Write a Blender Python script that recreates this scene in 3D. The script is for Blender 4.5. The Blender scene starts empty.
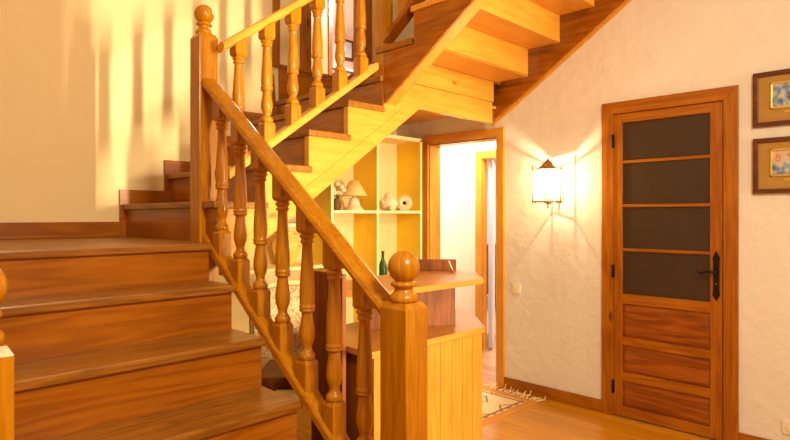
import bpy, bmesh, math, random
from mathutils import Vector, Matrix
random.seed(7)
C = bpy.context.scene.collection
PI = math.pi
R2 = math.sqrt(2)
EYE = 1.36

# ------------------------------------------------------------------ camera
cd = bpy.data.cameras.new('camera'); cam = bpy.data.objects.new('camera', cd); C.objects.link(cam)
cd.sensor_fit = 'HORIZONTAL'; cd.sensor_width = 36.0; cd.lens = 36.0*575/790
cd.shift_y = -5/790.0
cam.location = (0, 0, EYE); cam.rotation_euler = (PI/2, 0, -PI/4)
cd.clip_start = 0.02
bpy.context.scene.camera = cam

# ------------------------------------------------------------------ world, lights, exposure
def srgb(r, g, b):
    f = lambda c: (c/255/12.92) if c/255 <= 0.04045 else ((c/255+0.055)/1.055)**2.4
    return (f(r), f(g), f(b), 1.0)
w = bpy.data.worlds.new('world'); bpy.context.scene.world = w; w.use_nodes = True
w.node_tree.nodes['Background'].inputs[0].default_value = (1.0, 0.84, 0.64, 1)
w.node_tree.nodes['Background'].inputs[1].default_value = 0.66
def light(name, kind, loc, energy, color, target=None, **kw):
    l = bpy.data.lights.new(name, kind); l.energy = energy; l.color = color
    for k, v in kw.items(): setattr(l, k, v)
    o = bpy.data.objects.new(name, l); C.objects.link(o); o.location = loc
    if target is not None:
        o.rotation_euler = (Vector(target)-Vector(loc)).to_track_quat('-Z', 'Y').to_euler()
    return o
light('hall_key_light', 'AREA', (2.92, -3.3, 1.15), 100, (1.0, 0.82, 0.52), (0.5, 3.8, 1.7), shape='RECTANGLE', size=0.13, size_y=1.7, spread=math.radians(66))
light('hall_ceiling_light', 'AREA', (0.9, -0.6, 2.7), 76, (1.0, 0.83, 0.55), (1.5, 2.0, 0.9), size=0.5)
light('corridor_light', 'AREA', (4.33, 3.2, 2.36), 26, (1.0, 0.86, 0.70), (4.33, 3.2, 0), size=0.5)
light('far_room_light', 'AREA', (6.0, 3.9, 2.3), 90, (1.0, 0.93, 0.86), (6.0, 3.9, 0), size=1.0)
light('upper_room_light', 'AREA', (4.6, 4.7, 4.0), 130, (1.0, 0.90, 0.84), (3.3, 5.0, 2.5), size=0.8)
vs = bpy.context.scene.view_settings
vs.view_transform = 'Standard'; vs.look = 'None'; vs.exposure = 0.22; vs.gamma = 1.0; vs.use_curve_mapping = False

# ------------------------------------------------------------------ materials
def newmat(name):
    m = bpy.data.materials.new(name); m.use_nodes = True
    nt = m.node_tree; return m, nt, nt.nodes['Principled BSDF']
def plain(name, col, rough=0.5, metal=0.0, emit=0.0, bump=0.0, bscale=60):
    m, nt, p = newmat(name)
    p.inputs['Roughness'].default_value = rough; p.inputs['Metallic'].default_value = metal
    n = nt.nodes.new('ShaderNodeTexNoise'); n.inputs['Scale'].default_value = bscale; n.inputs['Detail'].default_value = 4
    tc = nt.nodes.new('ShaderNodeTexCoord'); nt.links.new(tc.outputs['Object'], n.inputs['Vector'])
    r = nt.nodes.new('ShaderNodeValToRGB')
    r.color_ramp.elements[0].color = tuple(c*0.88 for c in col[:3])+(1,); r.color_ramp.elements[1].color = tuple(min(1, c*1.06) for c in col[:3])+(1,)
    r.color_ramp.elements[0].position = 0.3; r.color_ramp.elements[1].position = 0.7
    nt.links.new(n.outputs['Fac'], r.inputs['Fac']); nt.links.new(r.outputs['Color'], p.inputs['Base Color'])
    if bump:
        b = nt.nodes.new('ShaderNodeBump'); b.inputs['Strength'].default_value = bump; b.inputs['Distance'].default_value = 0.01
        nt.links.new(n.outputs['Fac'], b.inputs['Height']); nt.links.new(b.outputs['Normal'], p.inputs['Normal'])
    if emit:
        p.inputs['Emission Color'].default_value = col; p.inputs['Emission Strength'].default_value = emit
    return m
def plaster(name, col, strength=0.5, scale=16.0):
    m, nt, p = newmat(name)
    p.inputs['Roughness'].default_value = 0.85
    tc = nt.nodes.new('ShaderNodeTexCoord')
    a = nt.nodes.new('ShaderNodeTexNoise'); a.inputs['Scale'].default_value = scale; a.inputs['Detail'].default_value = 6; a.inputs['Roughness'].default_value = 0.55
    b = nt.nodes.new('ShaderNodeTexNoise'); b.inputs['Scale'].default_value = 2.0; b.inputs['Detail'].default_value = 2
    for t in (a, b): nt.links.new(tc.outputs['Object'], t.inputs['Vector'])
    r = nt.nodes.new('ShaderNodeValToRGB')
    r.color_ramp.elements[0].color = tuple(c*0.93 for c in col[:3])+(1,); r.color_ramp.elements[1].color = col
    nt.links.new(b.outputs['Fac'], r.inputs['Fac']); nt.links.new(r.outputs['Color'], p.inputs['Base Color'])
    ad = nt.nodes.new('ShaderNodeMath'); ad.operation = 'MULTIPLY_ADD'; ad.inputs[1].default_value = 2.0
    nt.links.new(b.outputs['Fac'], ad.inputs[0]); nt.links.new(a.outputs['Fac'], ad.inputs[2])
    bp = nt.nodes.new('ShaderNodeBump'); bp.inputs['Strength'].default_value = strength; bp.inputs['Distance'].default_value = 0.02
    nt.links.new(ad.outputs[0], bp.inputs['Height']); nt.links.new(bp.outputs['Normal'], p.inputs['Normal'])
    return m
def wood(name, light_c, dark_c, axis='X', rough=0.32, scale=1.0, knots=True, contrast=1.0, coat=0.12):
    """grain runs along the given axis of the object"""
    m, nt, p = newmat(name)
    L = nt.links.new
    tc = nt.nodes.new('ShaderNodeTexCoord'); mp = nt.nodes.new('ShaderNodeMapping')
    s = [9.0*scale]*3; s['XYZ'.index(axis)] = 0.7*scale
    mp.inputs['Scale'].default_value = s; L(tc.outputs['Object'], mp.inputs['Vector'])
    n1 = nt.nodes.new('ShaderNodeTexNoise'); n1.inputs['Scale'].default_value = 1.6; n1.inputs['Detail'].default_value = 3; n1.inputs['Distortion'].default_value = 0.6
    n2 = nt.nodes.new('ShaderNodeTexNoise'); n2.inputs['Scale'].default_value = 9.0; n2.inputs['Detail'].default_value = 6; n2.inputs['Roughness'].default_value = 0.65
    n3 = nt.nodes.new('ShaderNodeTexNoise'); n3.inputs['Scale'].default_value = 2.3; n3.inputs['Detail'].default_value = 2
    L(mp.outputs[0], n1.inputs['Vector']); L(mp.outputs[0], n2.inputs['Vector']); L(tc.outputs['Object'], n3.inputs['Vector'])
    sn = nt.nodes.new('ShaderNodeMath'); sn.operation = 'MULTIPLY'; sn.inputs[1].default_value = 34.0; L(n1.outputs['Fac'], sn.inputs[0])
    si = nt.nodes.new('ShaderNodeMath'); si.operation = 'SINE'; L(sn.outputs[0], si.inputs[0])
    a1 = nt.nodes.new('ShaderNodeMath'); a1.operation = 'MULTIPLY_ADD'; a1.inputs[1].default_value = 0.16*contrast; a1.inputs[2].default_value = -0.15
    L(si.outputs[0], a1.inputs[0])
    a2 = nt.nodes.new('ShaderNodeMath'); a2.operation = 'MULTIPLY_ADD'; a2.inputs[1].default_value = 0.8*contrast; L(n2.outputs['Fac'], a2.inputs[0]); L(a1.outputs[0], a2.inputs[2])
    a3 = nt.nodes.new('ShaderNodeMath'); a3.operation = 'MULTIPLY_ADD'; a3.inputs[1].default_value = 0.5; L(n3.outputs['Fac'], a3.inputs[0]); L(a2.outputs[0], a3.inputs[2])
    r = nt.nodes.new('ShaderNodeValToRGB'); r.color_ramp.elements[0].color = dark_c; r.color_ramp.elements[1].color = light_c
    r.color_ramp.elements[0].position = 0.15; r.color_ramp.elements[1].position = 0.8
    L(a3.outputs[0], r.inputs['Fac'])
    out = r.outputs['Color']
    if knots:
        mk = nt.nodes.new('ShaderNodeMapping'); sk = [5.0]*3; sk['XYZ'.index(axis)] = 2.2; mk.inputs['Scale'].default_value = sk
        L(tc.outputs['Object'], mk.inputs['Vector'])
        v = nt.nodes.new('ShaderNodeTexVoronoi'); v.inputs['Scale'].default_value = 1.0; L(mk.outputs[0], v.inputs['Vector'])
        kr = nt.nodes.new('ShaderNodeValToRGB'); kr.color_ramp.elements[0].color = (1, 1, 1, 1); kr.color_ramp.elements[1].color = (0, 0, 0, 1)
        kr.color_ramp.elements[0].position = 0.05; kr.color_ramp.elements[1].position = 0.10
        L(v.outputs['Distance'], kr.inputs['Fac'])
        mx = nt.nodes.new('ShaderNodeMixRGB'); L(kr.outputs['Color'], mx.inputs['Fac']); L(out, mx.inputs[1])
        mx.inputs[2].default_value = tuple(c*0.55 for c in dark_c[:3])+(1,)
        out = mx.outputs[0]
    L(out, p.inputs['Base Color'])
    p.inputs['Roughness'].default_value = rough; p.inputs['Specular IOR Level'].default_value = 0.3
    p.inputs['Coat Weight'].default_value = coat; p.inputs['Coat Roughness'].default_value = 0.18
    bp = nt.nodes.new('ShaderNodeBump'); bp.inputs['Strength'].default_value = 0.12; bp.inputs['Distance'].default_value = 0.004
    L(n2.outputs['Fac'], bp.inputs['Height']); L(bp.outputs['Normal'], p.inputs['Normal'])
    return m
VL, VD = srgb(206, 140, 12), srgb(162, 96, 3)          # varnished turned wood
PL, PD = srgb(232, 172, 70), srgb(212, 142, 40)         # pale pine
TL, TD = srgb(176, 114, 32), srgb(120, 70, 13)          # worn treads
RL, RD = srgb(182, 108, 16), srgb(134, 68, 6)          # reddish risers
M = {}
for ax in 'XYZ':
    M['turned'+ax] = wood('varnished wood '+ax, VL, VD, ax, 0.30, 1.2, False, 0.7, 0.25)
    M['pine'+ax] = wood('pale pine '+ax, PL, PD, ax, 0.4, 0.8, True, 0.7)
    M['tread'+ax] = wood('worn tread wood '+ax, TL, TD, ax, 0.42, 1.0, False, 0.9, 0.15)
    M['riser'+ax] = wood('reddish riser wood '+ax, RL, RD, ax, 0.3, 0.6, True, 0.9, 0.3)
    M['door'+ax] = wood('door pine '+ax, srgb(186, 114, 18), srgb(138, 72, 6), ax, 0.38, 0.9, True, 0.8, 0.25)
M['pineDark'] = wood('door panel wood', srgb(166, 92, 22), srgb(112, 50, 8), 'Y', 0.4, 0.7, False, 1.1, 0.2)
M['deskfront'] = wood('desk board wood', srgb(222, 142, 50), srgb(194, 110, 26), 'Z', 0.38, 1.1, False, 0.6)
M['desktop'] = wood('desk top wood', srgb(206, 142, 60), srgb(180, 112, 36), 'X', 0.35, 0.8, False, 0.6)
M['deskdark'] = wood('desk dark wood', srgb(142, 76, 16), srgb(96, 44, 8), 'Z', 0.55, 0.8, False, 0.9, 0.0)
M['wall'] = plaster('warm cream wall plaster', srgb(246, 220, 168), 0.16, 9.0)
M['wallR'] = plaster('rough white wall plaster', srgb(234, 226, 210), 0.4, 13.0)
M['white'] = plaster('smooth white wall paint', srgb(246, 240, 228), 0.1, 9.0)
M['pink'] = plaster('pink wall paint', srgb(236, 190, 178), 0.1, 9.0)
M['cream'] = plain('cream painted edge', srgb(255, 236, 170), 0.5)
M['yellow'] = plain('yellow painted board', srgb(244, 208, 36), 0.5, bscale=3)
M['paleyellow'] = plain('back panel yellow with painted light', srgb(244, 216, 156), 0.55, bscale=3)  # bookcase backs: stronger light on them put into this paler yellow
M['brass'] = plain('aged brass', srgb(190, 150, 80), 0.3, 1.0)
M['iron'] = plain('black wrought iron', srgb(34, 26, 20), 0.45, 0.6)
M['plastic'] = plain('ivory plastic', srgb(240, 226, 196), 0.35)
M['paneglass'] = plain('dark obscured door glass', srgb(62, 46, 30), 0.32, bump=0.25, bscale=220)
M['shade'] = plain('cream lamp shade fabric', srgb(238, 196, 120), 0.8, bump=0.2, bscale=150)
M['ceramic'] = plain('cream ceramic', srgb(238, 214, 170), 0.3)
M['petal'] = plain('pale petals', srgb(244, 224, 180), 0.7)
M['leaf'] = plain('dried brown leaves', srgb(110, 70, 36), 0.7)
M['dark'] = plain('dark brown centre', srgb(50, 30, 18), 0.8)
M['green'] = plain('green bottle glass', srgb(40, 74, 40), 0.12)
M['frame'] = wood('dark frame wood', srgb(120, 62, 30), srgb(74, 34, 18), 'Y', 0.35, 1.2, False, 0.8)
M['mat'] = plain('ochre linen mount', srgb(186, 140, 66), 0.9, bump=0.5, bscale=400)
M['gilt'] = plain('gilt moulding', srgb(232, 190, 80), 0.3, 0.7)
M['blue'] = plain('blue grey paint', srgb(206, 208, 226), 0.4)
M['greywood'] = plain('grey painted wood', srgb(150, 140, 130), 0.5)
M['gold'] = plain('vase ochre glaze', srgb(244, 196, 84), 0.4)
M['fringe'] = plain('rug fringe', srgb(238, 214, 156), 0.9)

def floor_mat(name, c1, c2, along='X'):
    m, nt, p = newmat(name); L = nt.links.new
    tc = nt.nodes.new('ShaderNodeTexCoord'); mp = nt.nodes.new('ShaderNodeMapping')
    if along == 'Y': mp.inputs['Rotation'].default_value = (0, 0, PI/2)
    L(tc.outputs['Object'], mp.inputs['Vector'])
    br = nt.nodes.new('ShaderNodeTexBrick'); br.inputs['Scale'].default_value = 1.0
    br.inputs['Brick Width'].default_value = 1.1; br.inputs['Row Height'].default_value = 0.075; br.inputs['Mortar Size'].default_value = 0.0012
    br.inputs['Color1'].default_value = c1; br.inputs['Color2'].default_value = c2; br.inputs['Mortar'].default_value = tuple(c*0.6 for c in c2[:3])+(1,)
    L(mp.outputs[0], br.inputs['Vector'])
    ms = nt.nodes.new('ShaderNodeMapping'); ms.inputs['Scale'].default_value = (1.2, 16, 1); L(mp.outputs[0], ms.inputs['Vector'])
    n = nt.nodes.new('ShaderNodeTexNoise'); n.inputs['Scale'].default_value = 3; n.inputs['Detail'].default_value = 5; L(ms.outputs[0], n.inputs['Vector'])
    mx = nt.nodes.new('ShaderNodeMixRGB'); mx.blend_type = 'MULTIPLY'; mx.inputs['Fac'].default_value = 0.5
    r = nt.nodes.new('ShaderNodeValToRGB'); r.color_ramp.elements[0].color = (0.55, 0.5, 0.45, 1); r.color_ramp.elements[1].color = (1, 1, 1, 1)
    r.color_ramp.elements[0].position = 0.3; r.color_ramp.elements[1].position = 0.65
    L(n.outputs['Fac'], r.inputs['Fac']); L(br.outputs['Color'], mx.inputs[1]); L(r.outputs['Color'], mx.inputs[2]); L(mx.outputs[0], p.inputs['Base Color'])
    p.inputs['Roughness'].default_value = 0.28; p.inputs['Coat Weight'].default_value = 0.3; p.inputs['Coat Roughness'].default_value = 0.2
    return m
M['floor'] = floor_mat('honey wood floor', srgb(222, 154, 30), srgb(206, 136, 20), 'Y')
M['floor2'] = floor_mat('pale wood floor', srgb(206, 160, 120), srgb(190, 142, 104), 'Y')

def rug_mat(x0, x1, y0, y1):
    m, nt, p = newmat('patterned woven rug'); L = nt.links.new
    def mth(op, a, b=None, c=None):
        n = nt.nodes.new('ShaderNodeMath'); n.operation = op
        for i, v in enumerate((a, b, c)):
            if v is None: continue
            if isinstance(v, (int, float)): n.inputs[i].default_value = v
            else: L(v, n.inputs[i])
        return n.outputs[0]
    tc = nt.nodes.new('ShaderNodeTexCoord'); sp = nt.nodes.new('ShaderNodeSeparateXYZ'); L(tc.outputs['Object'], sp.inputs[0])
    X, Y = sp.outputs[0], sp.outputs[1]
    cx, cy = (x1-x0)/2, (y1-y0)/2
    ex = mth('SUBTRACT', cx, mth('ABSOLUTE', X)); ey = mth('SUBTRACT', cy, mth('ABSOLUTE', Y))
    e = mth('MINIMUM', ex, ey)
    border = mth('LESS_THAN', e, 0.06)
    line = mth('LESS_THAN', mth('ABSOLUTE', mth('SUBTRACT', e, 0.085)), 0.010)
    S = 0.27
    u = mth('ABSOLUTE', mth('SUBTRACT', mth('FRACT', mth('ADD', mth('DIVIDE', X, S), 20.15)), 0.5))
    v = mth('ABSOLUTE', mth('SUBTRACT', mth('FRACT', mth('ADD', mth('DIVIDE', Y, S), 20.35)), 0.5))
    d = mth('ADD', u, mth('MULTIPLY', v, 1.2))
    ring = mth('LESS_THAN', mth('ABSOLUTE', mth('SUBTRACT', d, 0.36)), 0.05)
    core = mth('LESS_THAN', d, 0.11)
    def mix(f, a, b):
        n = nt.nodes.new('ShaderNodeMixRGB')
        if isinstance(f, float): n.inputs[0].default_value = f
        else: L(f, n.inputs[0])
        for i, c in ((1, a), (2, b)):
            if isinstance(c, tuple): n.inputs[i].default_value = c
            else: L(c, n.inputs[i])
        return n.outputs[0]
    c = mix(ring, srgb(226, 200, 150), srgb(150, 120, 92)); c = mix(core, c, srgb(186, 120, 70))
    c = mix(line, c, srgb(150, 92, 40)); c = mix(border, c, srgb(208, 140, 60))
    nz = nt.nodes.new('ShaderNodeTexNoise'); nz.inputs['Scale'].default_value = 180; L(tc.outputs['Object'], nz.inputs['Vector'])
    bp = nt.nodes.new('ShaderNodeBump'); bp.inputs['Strength'].default_value = 0.5; bp.inputs['Distance'].default_value = 0.004
    L(nz.outputs['Fac'], bp.inputs['Height']); L(bp.outputs['Normal'], p.inputs['Normal'])
    L(c, p.inputs['Base Color']); p.inputs['Roughness'].default_value = 0.95
    return m
def fabric_mat():
    m, nt, p = newmat('patterned upholstery'); L = nt.links.new
    tc = nt.nodes.new('ShaderNodeTexCoord'); v = nt.nodes.new('ShaderNodeTexVoronoi'); v.inputs['Scale'].default_value = 55
    v.feature = 'DISTANCE_TO_EDGE'
    n = nt.nodes.new('ShaderNodeTexNoise'); n.inputs['Scale'].default_value = 60; L(tc.outputs['Object'], n.inputs['Vector'])
    L(tc.outputs['Object'], v.inputs['Vector'])
    ad = nt.nodes.new('ShaderNodeMath'); ad.operation = 'MULTIPLY_ADD'; ad.inputs[1].default_value = 0.35; L(n.outputs['Fac'], ad.inputs[0]); L(v.outputs['Distance'], ad.inputs[2])
    r = nt.nodes.new('ShaderNodeValToRGB'); r.color_ramp.elements[0].color = srgb(204, 150, 96); r.color_ramp.elements[1].color = srgb(246, 220, 170)
    r.color_ramp.elements[0].position = 0.2; r.color_ramp.elements[1].position = 0.34
    L(ad.outputs[0], r.inputs['Fac']); L(r.outputs['Color'], p.inputs['Base Color']); p.inputs['Roughness'].default_value = 0.9
    return m
def picture_mat(name, seed):
    m, nt, p = newmat(name); L = nt.links.new
    tc = nt.nodes.new('ShaderNodeTexCoord'); mp = nt.nodes.new('ShaderNodeMapping'); mp.inputs['Location'].default_value = (seed, seed*2, 0)
    L(tc.outputs['Object'], mp.inputs['Vector'])
    n = nt.nodes.new('ShaderNodeTexNoise'); n.inputs['Scale'].default_value = 17; n.inputs['Detail'].default_value = 7; n.inputs['Distortion'].default_value = 0.3
    L(mp.outputs[0], n.inputs['Vector'])
    r = nt.nodes.new('ShaderNodeValToRGB'); cr = r.color_ramp
    cr.elements[0].position = 0.30; cr.elements[0].color = srgb(70, 90, 60); cr.elements[1].position = 0.72; cr.elements[1].color = srgb(240, 230, 215)
    for pos, c in ((0.42, srgb(120, 140, 170)), (0.50, srgb(190, 190, 175)), (0.57, srgb(214, 176, 130)), (0.64, srgb(190, 110, 80))):
        e = cr.elements.new(pos); e.color = c
    L(n.outputs['Fac'], r.inputs['Fac']); L(r.outputs['Color'], p.inputs['Base Color']); p.inputs['Roughness'].default_value = 0.3
    return m
def lamp_glass():
    m = bpy.data.materials.new('clear lantern glass'); m.use_nodes = True; nt = m.node_tree; nt.nodes.clear(); L = nt.links.new
    o = nt.nodes.new('ShaderNodeOutputMaterial'); t = nt.nodes.new('ShaderNodeBsdfTransparent'); t.inputs[0].default_value = (1, 0.95, 0.85, 1)
    g = nt.nodes.new('ShaderNodeBsdfGlossy'); g.inputs['Roughness'].default_value = 0.1
    tl = nt.nodes.new('ShaderNodeBsdfTranslucent'); tl.inputs[0].default_value = (1, 0.9, 0.7, 1)
    a = nt.nodes.new('ShaderNodeMixShader'); a.inputs[0].default_value = 0.28; L(t.outputs[0], a.inputs[1]); L(tl.outputs[0], a.inputs[2])
    b = nt.nodes.new('ShaderNodeMixShader'); b.inputs[0].default_value = 0.05; L(a.outputs[0], b.inputs[1]); L(g.outputs[0], b.inputs[2])
    L(b.outputs[0], o.inputs[0]); return m
M['lampglass'] = lamp_glass(); M['fabric'] = fabric_mat()
M['bulb'] = plain('glowing bulb', (1.0, 0.80, 0.50, 1), 0.4, emit=60)

# ------------------------------------------------------------------ helpers
ORG = {}
def box(bm, x0, x1, y0, y1, z0, z1, bev=0.0):
    t = bmesh.new()
    v = [t.verts.new(p) for p in ((x0,y0,z0),(x1,y0,z0),(x1,y1,z0),(x0,y1,z0),(x0,y0,z1),(x1,y0,z1),(x1,y1,z1),(x0,y1,z1))]
    for f in ((0,3,2,1),(4,5,6,7),(0,1,5,4),(1,2,6,5),(2,3,7,6),(3,0,4,7)): t.faces.new([v[i] for i in f])
    if bev: bmesh.ops.bevel(t, geom=t.edges[:], offset=bev, segments=2, affect='EDGES', profile=0.6)
    merge(bm, t)
def merge(bm, t, mat=None):
    if mat is not None: bmesh.ops.transform(t, matrix=mat, verts=t.verts)
    vm = {}
    for v in t.verts: vm[v] = bm.verts.new(v.co)
    for f in t.faces:
        try:
            nf = bm.faces.new([vm[v] for v in f.verts]); nf.smooth = f.smooth
        except ValueError: pass
    t.free()
def prism(bm, pts, axis, a0, a1, bev=0.0):
    """extrude a 2D polygon; axis X: pts are (y,z); Y: (x,z); Z: (x,y)"""
    t = bmesh.new()
    mk = {'X': lambda p, a: (a, p[0], p[1]), 'Y': lambda p, a: (p[0], a, p[1]), 'Z': lambda p, a: (p[0], p[1], a)}[axis]
    A = [t.verts.new(mk(p, a0)) for p in pts]; B = [t.verts.new(mk(p, a1)) for p in pts]
    t.faces.new(A); t.faces.new(B[::-1]); n = len(pts)
    for i in range(n): t.faces.new([A[i], B[i], B[(i+1) % n], A[(i+1) % n]])
    bmesh.ops.recalc_face_normals(t, faces=t.faces)
    if bev: bmesh.ops.bevel(t, geom=t.edges[:], offset=bev, segments=2, affect='EDGES', profile=0.6)
    merge(bm, t)
def sweep(bm, sec, p0, p1, side):
    """section points (u across, v up) carried from p0 to p1, ends kept vertical"""
    t = bmesh.new(); s = Vector(side)
    A = [t.verts.new(Vector(p0)+s*u+Vector((0,0,v))) for u, v in sec]; B = [t.verts.new(Vector(p1)+s*u+Vector((0,0,v))) for u, v in sec]
    t.faces.new(A); t.faces.new(B[::-1]); n = len(sec)
    for i in range(n): t.faces.new([A[i], B[i], B[(i+1) % n], A[(i+1) % n]])
    bmesh.ops.recalc_face_normals(t, faces=t.faces); merge(bm, t)
def lathe(bm, prof, cx, cy, seg=24, rot=0.0, smooth=True):
    t = bmesh.new(); rings = []
    for r, z in prof:
        rings.append([t.verts.new((cx+r*math.cos(rot+2*PI*i/seg), cy+r*math.sin(rot+2*PI*i/seg), z)) for i in range(seg)])
    for a, b in zip(rings, rings[1:]):
        for i in range(seg):
            f = t.faces.new([a[i], a[(i+1) % seg], b[(i+1) % seg], b[i]]); f.smooth = smooth
    t.faces.new(rings[0][::-1]); t.faces.new(rings[-1])
    merge(bm, t)
def tube(bm, pts, r, seg=8):
    """round bar along a polyline"""
    t = bmesh.new(); P = [Vector(p) for p in pts]; rings = []
    for i, p in enumerate(P):
        d = (P[min(i+1, len(P)-1)]-P[max(i-1, 0)]).normalized()
        up = Vector((0, 0, 1)) if abs(d.z) < 0.9 else Vector((1, 0, 0))
        a = d.cross(up).normalized(); b = d.cross(a)
        rr = r[i] if isinstance(r, (list, tuple)) else r
        rings.append([t.verts.new(p+a*rr*math.cos(2*PI*k/seg)+b*rr*math.sin(2*PI*k/seg)) for k in range(seg)])
    for a, b in zip(rings, rings[1:]):
        for k in range(seg):
            f = t.faces.new([a[k], a[(k+1) % seg], b[(k+1) % seg], b[k]]); f.smooth = True
    t.faces.new(rings[0][::-1]); t.faces.new(rings[-1])
    bmesh.ops.recalc_face_normals(t, faces=t.faces); merge(bm, t)
def sphere(bm, c, r, sc=(1, 1, 1), u=20, v=12):
    t = bmesh.new(); bmesh.ops.create_uvsphere(t, u_segments=u, v_segments=v, radius=r)
    for f in t.faces: f.smooth = True
    merge(bm, t, Matrix.Translation(Vector(c)) @ Matrix.Diagonal((*sc, 1)))
def obj(name, bm, mat, parent=None, origin=None, keepn=False):
    if parent is not None: org = ORG[parent.name]
    elif origin is not None: org = Vector(origin)
    else:
        xs = [v.co for v in bm.verts]
        org = Vector(((min(v.x for v in xs)+max(v.x for v in xs))/2, (min(v.y for v in xs)+max(v.y for v in xs))/2, min(v.z for v in xs)))
    for v in bm.verts: v.co -= org
    me = bpy.data.meshes.new(name); bm.to_mesh(me); bm.free()
    me.materials.append(M[mat] if isinstance(mat, str) else mat)
    o = bpy.data.objects.new(name, me); C.objects.link(o)
    if parent is not None: o.parent = parent
    else: o.location = org
    ORG[o.name] = org.copy()
    return o
def thing(name, loc, label=None, cat=None, group=None, kind=None):
    o = bpy.data.objects.new(name, None); o.empty_display_size = 0.1; C.objects.link(o); o.location = loc
    ORG[o.name] = Vector(loc); tag(o, label, cat, group, kind); return o
def tag(o, label=None, cat=None, group=None, kind=None):
    if label: o['label'] = label
    if cat: o['category'] = cat
    if group: o['group'] = group
    if kind: o['kind'] = kind
    return o
def struct(name, bm, mat): return tag(obj(name, bm, mat), kind='structure')
B = bmesh.new

# ------------------------------------------------------------------ room shell
XW, YW = 3.82, 3.80           # door wall plane, back wall plane
WT = 0.13
b = B(); box(b, -3.0, XW, -5.0, YW, -0.1, 0.0); struct('floor', b, 'floor')
b = B(); box(b, XW, 8.0, 1.9, 6.0, -0.1, 0.0); struct('floor_corridor', b, 'floor2')
def wall_with_openings(name, plane, a0, a1, z1, holes, mat, axis='X', th=WT, z0=0.0):
    b = B(); cuts = sorted(holes); pos = a0
    def seg(p, q, za, zb):
        if q-p < 1e-4 or zb-za < 1e-4: return
        if axis == 'X': box(b, plane, plane+th, p, q, za, zb)
        else: box(b, p, q, plane, plane+th, za, zb)
    for h0, h1, hz0, hz1 in cuts:
        seg(pos, h0, z0, z1); seg(h0, h1, z0, hz0); seg(h0, h1, hz1, z1); pos = h1
    seg(pos, a1, z0, z1)
    return struct(name, b, mat)
wall_with_openings('wall_right', XW, -5.0, YW+WT, 5.0, [(1.03, 1.73, 0, 2.06), (2.66, 3.39, 0, 1.975)], 'wallR')
UD0, UD1, UZ = 2.81, 3.42, 2.52     # upper doorway in the back wall
wall_with_openings('wall_back', YW, -3.0, XW, 5.0, [(UD0, UD1, UZ, 4.45)], 'wall', 'Y')
b = B(); box(b, 0.02, 0.14, 1.50, YW, 0, 5.0); struct('wall_left', b, 'wall')
b = B(); box(b, -3.0, XW+WT, 0.6, YW+WT, 5.0, 5.1); struct('ceiling', b, 'white')
b = B(); box(b, -3.0, 2.40, -1.32, -1.2, 0, 2.9); struct('wall_light_blocker', b, 'wall')  # unseen wall added behind the camera; its edge cuts off the key light
b = B(); box(b, XW+WT+0.3, XW+WT+0.35, 0.7, 1.78, 0, 2.42); box(b, XW+WT, XW+WT+0.3, 0.70, 0.75, 0, 2.42); box(b, XW+WT, XW+WT+0.3, 0.75, 1.78, 2.15, 2.2); box(b, XW, XW+WT+0.3, 0.75, 1.78, -0.1, 0.0); struct('wall_leak_blocker', b, 'white')  # unseen box added behind the pane door to stop light leaking in
# corridor and far room behind the doorway
b = B(); box(b, XW+WT, 4.71, YW, YW+WT, 0, 2.42); struct('wall_corridor_end', b, 'white')
wall_with_openings('wall_corridor', 4.71, 1.9, 6.0, 2.42, [(2.76, 3.47, 0, 1.93)], 'white', 'X', 0.05)
b = B(); box(b, XW+WT, 4.71, 1.78, 1.9, 0, 2.42); struct('wall_corridor_near', b, 'white')
b = B(); box(b, XW+WT, 8.0, 1.78, 6.0, 2.42, 2.5); struct('ceiling_corridor', b, 'white')
b = B(); box(b, 7.9, 8.0, 1.9, 6.0, 0, 2.42); struct('wall_far_room', b, 'white')
b = B(); box(b, 4.84, 7.9, 6.0, 6.1, 0, 2.42); struct('wall_far_room_side', b, 'white')
b = B(); box(b, 4.84, 7.9, 1.78, 1.9, 0, 2.42); struct('wall_far_room_near', b, 'white')
# upper room behind the landing doorway
b = B(); box(b, 2.0, 6.3, YW+WT, 6.2, 2.42, 2.50); struct('floor_upper_room', b, 'floor2')
b = B(); box(b, 2.0, 6.3, 6.2, 6.3, 2.42, 4.0); struct('wall_upper_room', b, 'pink')
b = B(); box(b, 6.3, 6.4, YW+WT, 6.3, 2.42, 4.8); struct('wall_upper_room_right', b, 'white')
b = B(); box(b, 1.9, 2.0, YW+WT, 6.3, 2.42, 4.8); struct('wall_upper_room_left', b, 'white')
b = B(); prism(b, [(YW+WT, 4.8), (6.3, 3.85), (6.3, 3.95), (YW+WT, 4.9)], 'X', 1.9, 6.4); struct('ceiling_upper_room', b, 'white')
b = B(); box(b, XW, 6.4, YW, YW+WT, 2.50, 4.9); struct('wall_upper_room_front', b, 'white')

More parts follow.
